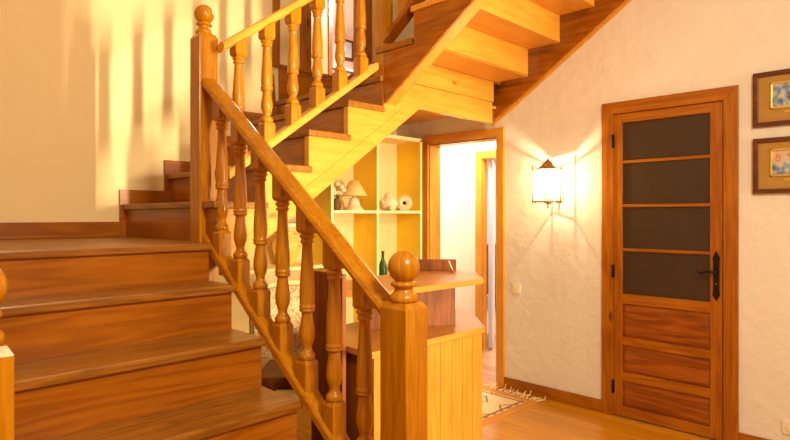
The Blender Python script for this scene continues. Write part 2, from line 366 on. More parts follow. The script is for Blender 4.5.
# ------------------------------------------------------------------ doors and trim
def casing(parent, name, mat, plane, y0, y1, z1, wd, proj=0.022, th=WT, two=True, jamb=True):
    """mitred casing round an opening in a wall of constant X; y0,y1 outer edges"""
    for side in ((-1, plane-proj, plane) , (1, plane+th, plane+th+proj)) if two else ((-1, plane-proj, plane),):
        _, xa, xb = side
        for pts in ([(y0, 0), (y0+wd, 0), (y0+wd, z1-wd), (y0, z1)], [(y1-wd, 0), (y1, 0), (y1, z1), (y1-wd, z1-wd)], [(y0, z1), (y0+wd, z1-wd), (y1-wd, z1-wd), (y1, z1)]):
            b = B(); prism(b, pts, 'X', xa, xb, 0.003)
            obj('casing_board', b, mat + ('Z' if pts[0][0] == pts[-1][0] or pts[1][0] == pts[2][0] else 'Y'), parent)
    if jamb:
        b = B(); box(b, plane, plane+th, y0+wd-0.012, y0+wd+0.008, 0, z1-wd+0.012); box(b, plane, plane+th, y1-wd-0.008, y1-wd+0.012, 0, z1-wd+0.012)
        box(b, plane, plane+th, y0+wd-0.012, y1-wd+0.012, z1-wd-0.008, z1-wd+0.012); obj('jamb', b, mat+'Z', parent)
# panelled door with four dark panes
d1 = thing('door_1', (XW, 1.38, 0), 'closed pine door with four dark glass panes over three wood panels', kind='structure')
casing(d1, 'casing', 'door', XW, 0.960, 1.790, 2.122, 0.078, two=False)
XF = XW-0.012                        # front face of the leaf
LY0, LY1 = 1.045, 1.712
leaf = B()
box(leaf, XF, XF+0.04, LY1-0.058, LY1, 0.01, 2.038, 0.003); box(leaf, XF, XF+0.04, LY0, LY0+0.068, 0.01, 2.038, 0.003)
lf = obj('door_leaf', leaf, 'doorZ', d1)
yl, yr = LY0+0.068, LY1-0.058
rails = [(0.01, 0.075), (0.250, 0.306), (0.485, 0.540), (0.765, 0.832), (1.980, 2.038)]
for za, zb in rails:
    r_ = B(); box(r_, XF, XF+0.04, yl-0.002, yr+0.002, za, zb, 0.004); obj('rail', r_, 'doorY', lf)
for za, zb in ((1.118, 1.138), (1.412, 1.432), (1.706, 1.726)):
    r_ = B(); box(r_, XF+0.002, XF+0.038, yl-0.002, yr+0.002, za, zb, 0.004); obj('glazing_bar', r_, 'doorY', lf)
for za, zb in ((0.832, 1.118), (1.138, 1.412), (1.432, 1.706), (1.726, 1.980)):
    g = B(); box(g, XF+0.018, XF+0.024, yl, yr, za, zb); tag(obj('pane', g, 'paneglass', lf), 'dark obscured glass pane')
for za, zb in ((0.075, 0.250), (0.306, 0.485), (0.540, 0.765)):
    g = B(); box(g, XF+0.016, XF+0.028, yl, yr, za, zb)
    t = bmesh.new()
    a, c = (yl+0.002, za+0.002), (yr-0.002, zb-0.002); k = 0.022
    v = [t.verts.new(q) for q in ((XF+0.016, a[0], a[1]), (XF+0.016, c[0], a[1]), (XF+0.016, c[0], c[1]), (XF+0.016, a[0], c[1]),
         (XF+0.009, a[0]+k, a[1]+k), (XF+0.009, c[0]-k, a[1]+k), (XF+0.009, c[0]-k, c[1]-k), (XF+0.009, a[0]+k, c[1]-k))]
    for f in ((4, 5, 6, 7), (0, 1, 5, 4), (1, 2, 6, 5), (2, 3, 7, 6), (3, 0, 4, 7)): t.faces.new([v[i] for i in f])
    bmesh.ops.recalc_face_normals(t, faces=t.faces); merge(g, t)
    obj('panel', g, 'pineDark', lf)
hy = LY0+0.032
h = B(); prism(h, [(hy-0.017, 0.872), (hy, 0.842), (hy+0.017, 0.872), (hy+0.021, 0.885), (hy+0.017, 0.905), (hy+0.017, 1.085), (hy+0.021, 1.10), (hy+0.015, 1.115), (hy, 1.145), (hy-0.015, 1.115), (hy-0.021, 1.10), (hy-0.017, 1.085), (hy-0.017, 0.905), (hy-0.021, 0.885)], 'X', XF-0.006, XF, 0.0015)
hp = obj('door_handle', h, 'iron', d1); tag(hp, 'black wrought iron handle plate with curled lever')
h = B(); tube(h, [(XF-0.004, hy, 1.02), (XF-0.045, hy, 1.02), (XF-0.052, hy+0.012, 1.02), (XF-0.052, hy+0.04, 1.022), (XF-0.052, hy+0.065, 1.010), (XF-0.052, hy+0.082, 1.010), (XF-0.052, hy+0.092, 1.022), (XF-0.05, hy+0.086, 1.034)], [0.009, 0.009, 0.009, 0.008, 0.007, 0.006, 0.005, 0.004]); obj('lever', h, 'iron', hp)
h = B(); lathe(h, [(0.0035, 0.0), (0.006, 0.004), (0.0035, 0.008)], 0, 0, 12); bmesh.ops.transform(h, matrix=Matrix.Translation((XF-0.008, hy, 0.945)) @ Matrix.Rotation(PI/2, 4, 'Y'), verts=h.verts); obj('keyhole', h, 'brass', hp)
for z in (0.20, 0.98, 1.86):
    h = B(); tube(h, [(XF-0.008, LY1+0.002, z-0.045), (XF-0.008, LY1+0.002, z+0.045)], 0.007); box(h, XF-0.006, XF-0.002, LY1-0.010, LY1+0.014, z-0.042, z+0.042); obj('hinge', h, 'iron', d1)
# open doorways
d2 = thing('door_2', (XW, 3.03, 0), 'pine door casing of the open doorway beside the yellow bookcase', kind='structure')
casing(d2, 'casing', 'pine', XW, 2.593, 3.462, 2.052, 0.072)
d3 = thing('door_3', (4.71, 3.1, 0), 'pine casing of the second doorway seen across the corridor', kind='structure')
casing(d3, 'casing', 'pine', 4.71, 2.69, 3.54, 2.0, 0.075, th=0.05)
d4 = thing('door_4', (3.1, YW, UZ), 'upper doorway on the landing with its door half open', kind='structure')
for pts in ([(2.72, UZ), (2.82, UZ), (2.82, 4.44), (2.72, 4.54)], [(3.41, UZ), (3.49, UZ), (3.49, 4.54), (3.41, 4.44)], [(2.72, 4.54), (2.82, 4.44), (3.41, 4.44), (3.49, 4.54)]):
    c = B(); prism(c, pts, 'Y', YW-0.022, YW+0.002, 0.003); obj('casing_board', c, 'doorZ', d4)
c = B(); box(c, 2.805, 2.83, YW, YW+WT, UZ, 4.45); box(c, 3.40, 3.425, YW, YW+WT, UZ, 4.45); obj('jamb', c, 'doorZ', d4)
rotm = Matrix.Translation((2.83, YW+WT, 0)) @ Matrix.Rotation(math.radians(27), 4, 'Z')
c = B(); box(c, 0.02, 0.50, -0.012, 0.012, UZ+0.02, 4.40); bmesh.ops.transform(c, matrix=rotm, verts=c.verts); dl = obj('door_leaf', c, 'paleyellow', d4)
c = B(); box(c, 0.50, 0.59, -0.02, 0.02, UZ+0.01, 4.42, 0.003); box(c, 0.0, 0.02, -0.02, 0.02, UZ+0.01, 4.42, 0.003); bmesh.ops.transform(c, matrix=rotm, verts=c.verts); obj('door_stile', c, 'doorZ', dl)
# baseboards
b = B(); box(b, XW-0.018, XW, 1.79, 2.593, 0, 0.085, 0.003); struct('baseboard_right', b, 'doorY')
b = B(); box(b, XW-0.018, XW, -4.9, 0.96, 0, 0.085, 0.003); struct('baseboard_near', b, 'doorY')
b = B(); box(b, 0.14, 1.335, YW-0.02, YW, 1.225, 1.318, 0.003); struct('baseboard_back', b, 'riserX')

# ------------------------------------------------------------------ staircase
st = thing('wooden_staircase', (1.0, 2.0, 0), 'winding wooden staircase with worn brown treads climbing from lower left to upper right', 'staircase')
NA = [(1.37, 0.205), (1.62, 0.41), (1.885, 0.617), (2.145, 0.832), (2.40, 1.038), (2.62, 1.224)]   # nosing Y, tread top z
TT = 0.036
def tread(bm): obj('tread', bm, 'treadX', st)
X0, X1 = 0.15, 1.362
def nosed(b, x0, x1, y0, y1, zt, nose='y', th=TT):
    box(b, x0, x1, y0, y1, zt-th, zt, 0.008)
for i, (y, z) in enumerate(NA):
    zp = NA[i-1][1] if i else 0.0
    y1 = NA[i+1][0]+0.05 if i+1 < len(NA) else YW-0.002
    b = B(); nosed(b, X0, X1, y, y1, z)
    t_ = obj('tread' if i < 5 else 'landing', b, 'treadX', st)
    b = B(); box(b, X0, X1-0.012, y+0.022, y+0.046, zp-0.01, z-TT+0.002); obj('riser', b, 'riserX', st)
# closed underside string of the first flight, set back below the treads
pts = [(1.395, 0.0)]
for i, (y, z) in enumerate(NA): pts += [(y+0.03, NA[i-1][1]-TT if i else 0.0), (y+0.03, z-TT)]
pts += [(2.70, 1.224-TT), (2.70, 0.80), (1.75, 0.0)]
pts = pts[1:]
b = B(); prism(b, pts, 'X', X1-0.05, X1-0.02); obj('string', b, 'riserY', st)
# second flight along the back wall (rises towards +X)
NB = [(1.350, 1.428), (1.632, 1.632), (1.915, 1.836), (2.20, 2.040), (2.475, 2.235)]
YF = 2.60
for i, (x, z) in enumerate(NB):
    zp = NB[i-1][1] if i else 1.224
    b = B(); x1 = NB[i+1][0]+0.024 if i+1 < len(NB) else 2.98
    if i < 4: box(b, x, x1, YF-0.015, YW-0.02, z-TT, z, 0.008)
    else: prism(b, [(x, YF-0.0), (x1-0.38, YF-0.0), (3.06, YW-0.02), (x, YW-0.02)], 'Z', z-TT, z, 0.006)
    obj('tread', b, 'treadY', st)
    b = B(); box(b, x+0.022 if i < 4 else x+0.020, x+0.046, YF+0.004, YW-0.02, zp-0.01, z-TT+0.002); obj('riser', b, 'riserY', st)
# corner landing and third flight (rises towards -Y along the door wall)
XC, XE = 2.50, 3.66
ZL = 2.42
b = B(); prism(b, [(XC-0.012, 2.36), (XE, 2.36), (XE, 2.60), (XW-0.003, 2.60), (XW-0.003, YW-0.003), (3.0, YW-0.003), (2.60, 2.66), (XC-0.012, 2.66)], 'Z', ZL-0.04, ZL, 0.006); obj('landing', b, 'treadX', st)
b = B(); box(b, XC+0.05, XE, 2.285, 2.56, ZL-0.046, ZL-0.0405); tag(obj('soffit_board', b, 'pineX', st), 'pale underside of the corner landing')
b = B(); prism(b, [(2.575, 2.665), (2.60, 2.66), (3.02, YW-0.02), (2.99, YW-0.02)], 'Z', 2.235, ZL-0.04); obj('riser', b, 'riserY', st)
NC = [(2.36-0.255*k, ZL+0.185*k) for k in range(0, 7)]
for k in range(1, 6):
    y, z = NC[k-1+0][0], NC[k][1]
    y = 2.36-0.255*(k-1)
    b = B(); box(b, XC-0.012, XE, y-0.285, y, z-0.036, z, 0.006); tag(obj('tread', b, 'pineX', st), 'pale underside of the upper flight')
    b = B(); box(b, XC+0.05, XE, y-0.075, y-0.030, z-0.185-0.036, z-0.034); obj('riser', b, 'pineX', st)
# second flight cut string: saw-toothed front board running on as the fascia below the corner landing
pts = [(1.40, 1.06), (1.40, 1.224-TT), (1.40, 1.39)]
for i, (x, z) in enumerate(NB[1:4]): pts += [(x+0.008, NB[i][1]-TT), (x+0.008, z-TT)]
pts += [(2.506, 2.04-TT), (2.506, 2.38), (XE, 2.38), (XE, 2.068), (2.83, 2.068)]
pts = [(1.40, 1.06), (1.40, 1.39)] + pts[3:]
b = B(); prism(b, pts, 'Y', YF, YF+0.04); tag(obj('string', b, 'pineX', st), 'pale saw-toothed stringer board of the middle flight')
b = B(); lo_ = lambda x: 1.23+0.715*(x-1.638)
prism(b, [(1.41, lo_(1.41)+0.006), (2.79, lo_(2.79)-0.01), (2.70, lo_(2.70)+0.085), (1.41, lo_(1.41)+0.10)], 'Y', YF-0.004, YF, 0.001); obj('string_cover', b, 'pineX', st)
b = B(); box(b, 2.62, XE-0.012, YF-0.022, YF, 2.226, 2.38, 0.002); obj('fascia_board', b, 'pineX', st)
# third flight outer string
sl = 0.674
low = lambda y: 2.062+sl*(2.598-y)
pts = [(2.60, low(2.60)), (2.60, ZL-0.04), (2.345, ZL-0.04)]
for k in range(1, 6):
    y = 2.36-0.255*(k-1); z = NC[k][1]
    pts += [(y-0.015, z-0.036), (y-0.27, z-0.036)]
pts += [(pts[-1][0], low(pts[-1][0]))]
b = B(); prism(b, pts, 'X', XC+0.004, XC+0.022); obj('string', b, 'riserY', st)
b = B(); prism(b, pts, 'X', XC+0.022, XC+0.105); tag(obj('inner_string', b, 'pineY', st), 'pale inner stringer board')
# wall string of the third flight, with the pale trim below it
lw = lambda y: 2.109+0.65*(2.677-y)
b = B(); prism(b, [(2.66, lw(2.66)), (1.08, lw(1.08)), (1.08, lw(1.08)+0.36), (2.42, lw(2.42)+0.36), (2.66, 2.38)], 'X', 3.77, XW-0.001); obj('wall_string', b, 'riserY', st)
b = B(); prism(b, [(2.69, lw(2.69)-0.026), (1.08, lw(1.08)-0.026), (1.08, lw(1.08)+0.000), (2.69, lw(2.69)+0.000)], 'X', 3.795, XW-0.001); obj('string_trim', b, 'pineY', st)
# soffit under the corner landing
b = B(); box(b, XC+0.05, XW-0.002, YF+0.042, YW-0.002, 2.195, 2.215); obj('soffit', b, 'pineX', st)
# stepped skirting along the back wall
sk = [(1.335, 1.224, 1.52), (1.62, 1.428, 1.725), (1.905, 1.632, 1.93), (2.19, 1.836, 2.125), (2.46, 2.04, 2.44)]
top_, bot_ = [], []
for i, (x, zb, zt) in enumerate(sk):
    x1 = sk[i+1][0] if i < 4 else 2.463
    top_ += [(x, zt), (x1, zt)]; bot_ += [(x+0.035 if i else x, zb), (x1+0.035, zb)]
b = B(); prism(b, top_+bot_[::-1], 'Y', YW-0.021, YW-0.001); obj('skirting_board', b, 'riserX', st)
b = B(); box(b, 2.517, 3.07, YW-0.03, YW, 2.235, 2.52, 0.004); box(b, 2.517, 3.07, YW-0.042, YW, 2.50, 2.525, 0.004); obj('skirting_board', b, 'riserX', st)
b = B(); box(b, 2.463, 2.515, YW-0.03, YW, 2.5, 4.54, 0.003); tag(obj('wall_post', b, 'doorZ', st), 'upright timber strip on the back wall')

# ------------------------------------------------------------------ balustrades
BAL = [(0,.026),(.008,.032),(.03,.034),(.05,.031),(.06,.026),(.075,.0205),(.095,.019),(.115,.021),(.14,.0265),(.175,.0310),(.21,.0315),(.25,.030),(.31,.0255),(.36,.0225),(.375,.0225),
       (.38,.029),(.388,.0325),(.398,.0325),(.404,.029),(.410,.0325),(.422,.0335),(.432,.0300),(.445,.0300),(.50,.0315),(.56,.0305),(.66,.0275),(.76,.0245),(.86,.0215),(.912,.0205),(.918,.0245),
       (.926,.028),(.936,.028),(.944,.0245),(.95,.0235),(.957,.0265),(.967,.0310),(.978,.0315),(.988,.0285),(1,.024)]
HB = 0.0335
def baluster(parent, cx, cy, zb, zt, slb, slt, ax, tb=0.085, tp=0.075, mat='turnedZ'):
    """square blocks cut to the slope of the rails, turned between them"""
    b = B()
    lo, hi = zb+tb, zt-tp
    t = bmesh.new(); V = []
    for sx, sy in ((-1,-1),(1,-1),(1,1),(-1,1)):
        s = (sx if ax == 'X' else sy)*HB
        V.append((cx+sx*HB, cy+sy*HB, zb-0.004+slb*s, zt+0.004+slt*s))
    bot = [t.verts.new((x, y, z)) for x, y, z, _ in V]; mid = [t.verts.new((x, y, lo)) for x, y, _, _ in V]
    cap = [t.verts.new((cx+(x-cx)*.74, cy+(y-cy)*.74, lo+0.014)) for x, y, _, _ in V]
    ct = [t.verts.new((cx+(x-cx)*.74, cy+(y-cy)*.74, hi-0.014)) for x, y, _, _ in V]
    m2 = [t.verts.new((x, y, hi)) for x, y, _, _ in V]; top = [t.verts.new((x, y, z)) for x, y, _, z in V]
    for A_, B_ in ((bot, mid), (mid, cap), (ct, m2), (m2, top)):
        for i in range(4): t.faces.new([A_[i], A_[(i+1) % 4], B_[(i+1) % 4], B_[i]])
    t.faces.new(bot[::-1]); t.faces.new(cap); t.faces.new(ct[::-1]); t.faces.new(top)
    bmesh.ops.bevel(t, geom=[e for e in t.edges if abs(e.verts[0].co.x-e.verts[1].co.x) < 1e-6 and abs(e.verts[0].co.y-e.verts[1].co.y) < 1e-6], offset=0.003, segments=1, affect='EDGES')
    merge(b, t)
    a0, a1 = lo+0.012, hi-0.012
    lathe(b, [(r, a0+u*(a1-a0)) for u, r in BAL], cx, cy, 20)
    return obj('baluster', b, mat, parent)
def newel(parent, x0, x1, y0, y1, z0, z1, ball=True, br=0.0545, mat='turnedZ'):
    b = B(); cx, cy = (x0+x1)/2, (y0+y1)/2
    box(b, x0, x1, y0, y1, z0, z1-0.018, 0.003)
    t = bmesh.new(); lo = [t.verts.new(p) for p in ((x0, y0, z1-0.020), (x1, y0, z1-0.020), (x1, y1, z1-0.020), (x0, y1, z1-0.020))]
    hi = [t.verts.new((cx+(v.co.x-cx)*.80, cy+(v.co.y-cy)*.80, z1)) for v in lo]
    for i in range(4): t.faces.new([lo[i], lo[(i+1) % 4], hi[(i+1) % 4], hi[i]])
    t.faces.new(hi); merge(b, t)
    n = obj('newel_post', b, mat, parent)
    if ball:
        k = br/0.0545; bz = z1+0.018*k+0.062*k+br*0.86
        c = B()
        prof = [(.040*k, z1-0.002), (.047*k, z1+.003*k), (.0485*k, z1+.012*k), (.046*k, z1+.022*k), (.038*k, z1+.030*k), (.031*k, z1+.038*k), (.0305*k, z1+.045*k), (.034*k, z1+.050*k), (.043*k, z1+.054*k), (.045*k, z1+.060*k), (.041*k, z1+.067*k), (.030*k, z1+.071*k)]
        bz = z1+0.067*k+br*0.93
        for j in range(14):
            a = -PI/2+0.42+(PI-0.42)*j/13
            prof.append((max(br*math.cos(a), 0.0006), bz+br*math.sin(a)))
        lathe(c, prof, cx, cy, 32); obj('ball_finial', c, mat, n)
    return n
HRW = [(-.030, 0), (.026, 0), (.036, .012), (.040, .030), (.034, .046), (.018, .054), (-.026, .054), (-.046, .046), (-.052, .030), (-.048, .012)]
HR = [(-.020, 0), (.020, 0), (.030, .012), (.034, .030), (.028, .046), (.014, .053), (-.014, .053), (-.028, .046), (-.034, .030), (-.030, .012)]
BR = [(-.040, -.045), (.040, -.045), (.040, -.012), (.034, 0), (-.034, 0), (-.040, -.012)]
# lower balustrade
XA = 1.40
la = thing('lower_balustrade', (XA, 1.345, 0), 'turned wooden balustrade with handrail beside the bottom flight, between two ball-topped newels', 'balustrade')
newel(la, 1.340, 1.445, 1.29, 1.412, 0, 1.068)
newel(la, 1.340, 1.440, 2.72, 2.825, 0.0, 2.280, br=0.049)
hz = lambda y: 1.035+0.764*(y-1.46)
bz_ = lambda y: 0.505+0.728*(y-1.67)
b = B(); sweep(b, HRW, (XA, 1.40, hz(1.40)), (XA, 2.72, hz(2.72)), (1, 0, 0)); obj('handrail', b, 'turnedY', la)
b = B(); sweep(b, BR, (XA-0.005, 1.40, bz_(1.40)), (XA-0.005, 2.72, bz_(2.72)), (1, 0, 0)); obj('base_rail', b, 'turnedY', la)
for k in range(7):
    y = 1.555+0.175*k; baluster(la, XA, y, bz_(y), hz(y), 0.728, 0.764, 'Y')
# middle balustrade
YB = 2.655
mb = thing('middle_balustrade', (2.5, YB, 1.224), 'short turned wooden balustrade with handrail on the middle flight beside the back wall', 'balustrade')
hb = lambda x: 2.160+0.727*(x-1.403)
bb = lambda x: 1.748+0.715*(x-1.676)
b = B(); sweep(b, HR, (1.42, YB+0.0, hb(1.42)), (2.50, YB, hb(2.50)), (0, -1, 0)); obj('handrail', b, 'pineX', mb)
b = B(); sweep(b, BR, (1.447, YB, bb(1.447)), (2.47, YB, bb(2.47)), (0, -1, 0)); obj('base_rail', b, 'pineX', mb)
for k in range(6):
    x = 1.519+0.168*k; baluster(mb, x, YB, bb(x), hb(x), 0.715, 0.712, 'X', 0.085, 0.06)
newel(mb, 2.50, 2.585, 2.605, 2.69, 2.04, 3.40)
# upper balustrade
ub = thing('upper_balustrade', (2.53, 2.3, 2.42), 'dark base rail and balusters climbing the top flight from the corner post', 'balustrade')
bu = lambda y: 2.49+0.725*(2.60-y)
hu = lambda y: bu(y)+0.62
b = B(); sweep(b, BR, (2.535, 2.605, bu(2.605)), (2.535, 1.1, bu(1.1)), (1, 0, 0)); obj('base_rail', b, 'riserY', ub)
b = B(); sweep(b, HR, (2.535, 2.605, hu(2.605)), (2.535, 1.1, hu(1.1)), (1, 0, 0)); obj('handrail', b, 'turnedY', ub)
for k in range(7):
    y = 2.45-0.19*k; baluster(ub, 2.535, y, bu(y), hu(y), -0.725, -0.725, 'Y', mat='turnedZ')
# newel at the left foot of the stair
ln = thing('stair_newel_post', (0.215, 1.425, 0), 'ball-topped wooden newel post at the left foot of the stairs, at the left picture edge', 'newel post')
newel(ln, 0.169, 0.279, 1.37, 1.48, 0, 1.095)

# ------------------------------------------------------------------ desk
dk = thing('wooden_counter', (2.1, 2.1, 0), 'pine reception counter of vertical boards with a raised writing shelf, behind the front newel post', 'desk')
YD = 1.85
body = [(1.712, YD+0.012), (2.50, YD+0.012), (2.88, 2.24), (2.70, 2.45), (1.95, 2.36), (1.712, 2.22)]
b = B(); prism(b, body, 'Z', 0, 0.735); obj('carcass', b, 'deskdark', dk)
xs = [1.716, 1.804, 1.892, 1.980, 2.072, 2.164, 2.255, 2.340, 2.424, 2.507]
for a, c in zip(xs, xs[1:]):
    b = B(); box(b, a+0.001, c-0.001, YD-0.004, YD+0.012, 0.0, 0.733, 0.004); obj('front_board', b, 'deskfront', dk)
b = B(); prism(b, [(1.69, YD-0.02), (2.508, YD-0.02), (2.91, 2.235), (2.72, 2.50), (1.95, 2.40), (1.69, 2.25)], 'Z', 0.735, 0.765, 0.004); obj('countertop', b, 'desktop', dk)
b = B(); prism(b, [(1.675, 2.0), (1.79, YD), (2.525, YD), (2.81, 2.135), (2.63, 2.42), (2.1, 2.34), (1.675, 2.22)], 'Z', 0.99, 1.018, 0.003); obj('writing_shelf', b, 'desktop', dk)
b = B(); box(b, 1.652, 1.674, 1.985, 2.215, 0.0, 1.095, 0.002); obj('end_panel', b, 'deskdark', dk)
def diag_board(name, p, q, z0, z1, th, mat):
    b = B(); d = (Vector(q)-Vector(p)).normalized(); n = Vector((-d.y, d.x))*th
    prism(b, [tuple(p), tuple(q), tuple(Vector(q)+n), tuple(Vector(p)+n)], 'Z', z0, z1, 0.002); return obj(name, b, mat, dk)
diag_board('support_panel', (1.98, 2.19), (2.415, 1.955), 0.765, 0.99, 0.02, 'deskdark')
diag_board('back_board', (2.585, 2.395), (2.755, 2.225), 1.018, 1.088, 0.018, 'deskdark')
# pen in a holder on the shelf
px_, py_ = 2.65, 2.165
pn = thing('desk_pen', (px_, py_, 1.018), 'slim white pen standing tilted in a small holder on the counter shelf', 'pen')
b = B(); lathe(b, [(.012, 1.018), (.013, 1.021), (.006, 1.024), (.005, 1.034)], px_, py_, 14); obj('pen_holder', b, 'brass', pn)
b = B(); tube(b, [(px_, py_, 1.030), (px_-0.022, py_+0.014, 1.088)], [0.003, 0.0045]); obj('pen_barrel', b, 'plastic', pn)

# ------------------------------------------------------------------ upholstered chair behind the balusters
ch = thing('upholstered_chair', (1.965, 2.74, 0), 'chair with cream patterned upholstered back under the stairs, behind the lower balusters', 'chair')
cm = Matrix.Translation((1.965, 2.74, 0)) @ Matrix.Rotation(-PI/4, 4, 'Z')     # local x across, local -y towards the viewer
def cpart(name, bm, mat): bmesh.ops.transform(bm, matrix=cm, verts=bm.verts); return obj(name, bm, mat, ch)
prof = [(-.21, .58), (.21, .58)] + [(.21*math.cos(a)**1.0 if False else .225*math.cos(a), .90+.075*math.sin(a)) for a in [PI*i/12 for i in range(13)]]
b = B(); prism(b, prof, 'Y', -0.22, -0.16, 0.012); cpart('backrest', b, 'fabric')
fr = [(-.225, -.19, .44), (-.238, -.19, .90)] + [(.24*math.cos(a)*-1, -.19, .90+.092*math.sin(a)) for a in [PI*i/14 for i in range(1, 14)]] + [(.238, -.19, .90), (.225, -.19, .44)]
b = B(); tube(b, fr, 0.013, 10); cpart('back_frame', b, 'cream')
b = B(); box(b, -.23, .23, -.19, .24, .40, .47, 0.02); cpart('seat', b, 'deskdark')
for sx, sy in ((-1, -1), (1, -1), (1, 1), (-1, 1)):
    b = B(); tube(b, [(sx*.20, sy*.18+.02, .41), (sx*.205, sy*.19+.02, .2), (sx*.22, sy*.21+.02, 0)], [.020, .016, .011]); cpart('leg', b, 'iron')

# ------------------------------------------------------------------ bookcases
bc = thing('yellow_bookcase', (3.23, 3.59, 0), 'tall yellow and cream bookcase with open compartments standing against the back wall', 'bookcase')
BX0, BX1, BY0, BY1 = 2.722, 3.735, 3.40, 3.70
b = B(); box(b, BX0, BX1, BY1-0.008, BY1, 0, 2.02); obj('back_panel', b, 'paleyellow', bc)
for x in (BX0, 3.205-0.01, BX1-0.02):
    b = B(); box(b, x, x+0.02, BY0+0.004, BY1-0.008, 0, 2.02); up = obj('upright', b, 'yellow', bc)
    e = B(); box(e, x-0.001, x+0.021, BY0, BY0+0.006, 0, 2.02); obj('edge_strip', e, 'cream', up)
for z in (0.05, 0.825, 1.395, 2.02):
    for xa, xb in (((BX0+0.02, 3.195), (3.215, BX1-0.02)) if z < 2 else ((BX0, BX1),)):
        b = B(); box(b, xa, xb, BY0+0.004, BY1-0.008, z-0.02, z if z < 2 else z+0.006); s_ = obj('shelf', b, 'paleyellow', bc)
        e = B(); box(e, xa, xb, BY0, BY0+0.006, z-0.021, z+0.001 if z < 2 else z+0.007); obj('edge_strip', e, 'cream', s_)
lb = thing('low_bookcase', (2.3, 3.59, 0), 'low yellow shelf unit under the stairs, left of the tall bookcase', 'bookcase')
LX0, LX1 = 1.72, 2.70
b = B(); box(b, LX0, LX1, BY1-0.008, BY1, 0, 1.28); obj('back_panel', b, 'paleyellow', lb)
for x in (LX0, LX1-0.02):
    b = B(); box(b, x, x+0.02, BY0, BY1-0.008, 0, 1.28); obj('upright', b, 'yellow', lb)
for z in (0.05, 0.52, 0.99, 1.30):
    xa, xb = (LX0+0.02, LX1-0.02) if z < 1.2 else (LX0, LX1)
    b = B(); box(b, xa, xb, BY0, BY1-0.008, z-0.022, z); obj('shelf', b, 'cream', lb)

# ------------------------------------------------------------------ ornaments
# small lamp with fabric shade
lx, ly, lz = 3.035, 3.50, 1.395
tl = thing('table_lamp', (lx, ly, lz), 'small table lamp with cream cone shade and flared lace base on the bookcase shelf', 'lamp')
b = B(); lathe(b, [(.078, lz), (.076, lz+.012), (.056, lz+.03), (.046, lz+.06), (.040, lz+.085), (.032, lz+.10), (.012, lz+.105), (.008, lz+.15)], lx, ly, 20); obj('lamp_base', b, 'ceramic', tl)
b = B(); lathe(b, [(.104, lz+.118), (.105, lz+.122), (.036, lz+.240), (.034, lz+.240)], lx, ly, 28); obj('lamp_shade', b, 'shade', tl)
# vase of dried flowers
vx, vy = 2.855, 3.50
va = thing('flower_vase', (vx, vy, lz), 'pale flower arrangement on dark stems, left end of shelf beside the small lamp', 'vase')
b = B(); lathe(b, [(.022, lz), (.034, lz+.01), (.038, lz+.04), (.026, lz+.07), (.020, lz+.085), (.024, lz+.095)], vx, vy, 18); obj('vase', b, 'leaf', va)
for i in range(9):
    a = i*2.4; rr = .012+.02*(i % 3); hx, hy_, hz_ = vx+rr*math.cos(a), vy+rr*math.sin(a), lz+.14+.022*(i % 4)
    b = B(); tube(b, [(vx, vy, lz+.08), (hx, hy_, hz_)], .002, 5); fl_ = obj('stem', b, 'leaf', va)
    b = B(); sphere(b, (hx, hy_, hz_), .024, (1, 1, .85), 12, 8); obj('blossom', b, 'petal', fl_)
# ceramic hen
gx, gy = 3.42, 3.50
he = thing('ceramic_figurine', (gx, gy, lz), 'round cream ceramic figurine in the right shelf compartment, left of the pale flower', 'figurine')
b = B(); lathe(b, [(.035, lz), (.055, lz+.012), (.074, lz+.04), (.078, lz+.065), (.064, lz+.095), (.040, lz+.115), (.030, lz+.125), (.033, lz+.137), (.025, lz+.15), (.006, lz+.158)], gx, gy, 22); obj('body', b, 'ceramic', he)
b = B(); tube(b, [(gx-.05, gy-.01, lz+.05), (gx-.085, gy-.015, lz+.075), (gx-.09, gy-.02, lz+.10)], [.014, .009, .007]); obj('spout', b, 'ceramic', he)
b = B(); sphere(b, (gx-.03, gy-.075, lz+.022), .03, (1.1, .7, .7), 12, 8); obj('foot', b, 'petal', he)
# daisy-like flower head
fx, fy, fz = 3.585, 3.47, lz+.066
fw = thing('flower_ornament', (fx, fy, lz), 'pale fluffy flower with dark centre lying on the shelf beside the round figurine', 'flower')
b = B()
fm = Matrix.Translation((fx, fy, fz)) @ Matrix.Rotation(-PI/4, 4, 'Z') @ Matrix.Rotation(math.radians(80), 4, 'X')
for ringi, (n, L_, tilt) in enumerate(((18, .074, .25), (14, .058, .6))):
    for i in range(n):
        a = 2*PI*i/n+ringi*.2
        t = bmesh.new(); bmesh.ops.create_uvsphere(t, u_segments=8, v_segments=6, radius=1)
        for f in t.faces: f.smooth = True
        merge(b, t, fm @ Matrix.Rotation(a, 4, 'Z') @ Matrix.Rotation(-tilt, 4, 'Y') @ Matrix.Translation((L_*.55, 0, 0)) @ Matrix.Diagonal((L_*.5, .011, .004, 1)))
obj('petals', b, 'petal', fw)
b = B(); t = bmesh.new(); bmesh.ops.create_uvsphere(t, u_segments=14, v_segments=8, radius=.018); merge(b, t, fm @ Matrix.Translation((0, 0, .012)) @ Matrix.Diagonal((1, 1, .6, 1))); tag(obj('flower_centre', b, 'dark', fw), 'dark brown centre')
b = B(); tube(b, [(fx-.002, fy+.012, fz-.01), (fx-.04, fy+.03, lz+.02), (fx-.06, fy+.04, lz+.006)], .004, 6); obj('stem', b, 'leaf', fw)
# green bottle
ox, oy, oz = 3.355, 3.50, 0.825
b = B(); lathe(b, [(.030, oz), (.041, oz+.006), (.042, oz+.085), (.032, oz+.12), (.013, oz+.165), (.011, oz+.215), (.014, oz+.217), (.014, oz+.23), (.010, oz+.232)], ox, oy, 22)
bt = obj('glass_bottle', b, 'green'); tag(bt, 'dark green glass bottle on the yellow bookcase, left of the front newel ball', 'bottle')
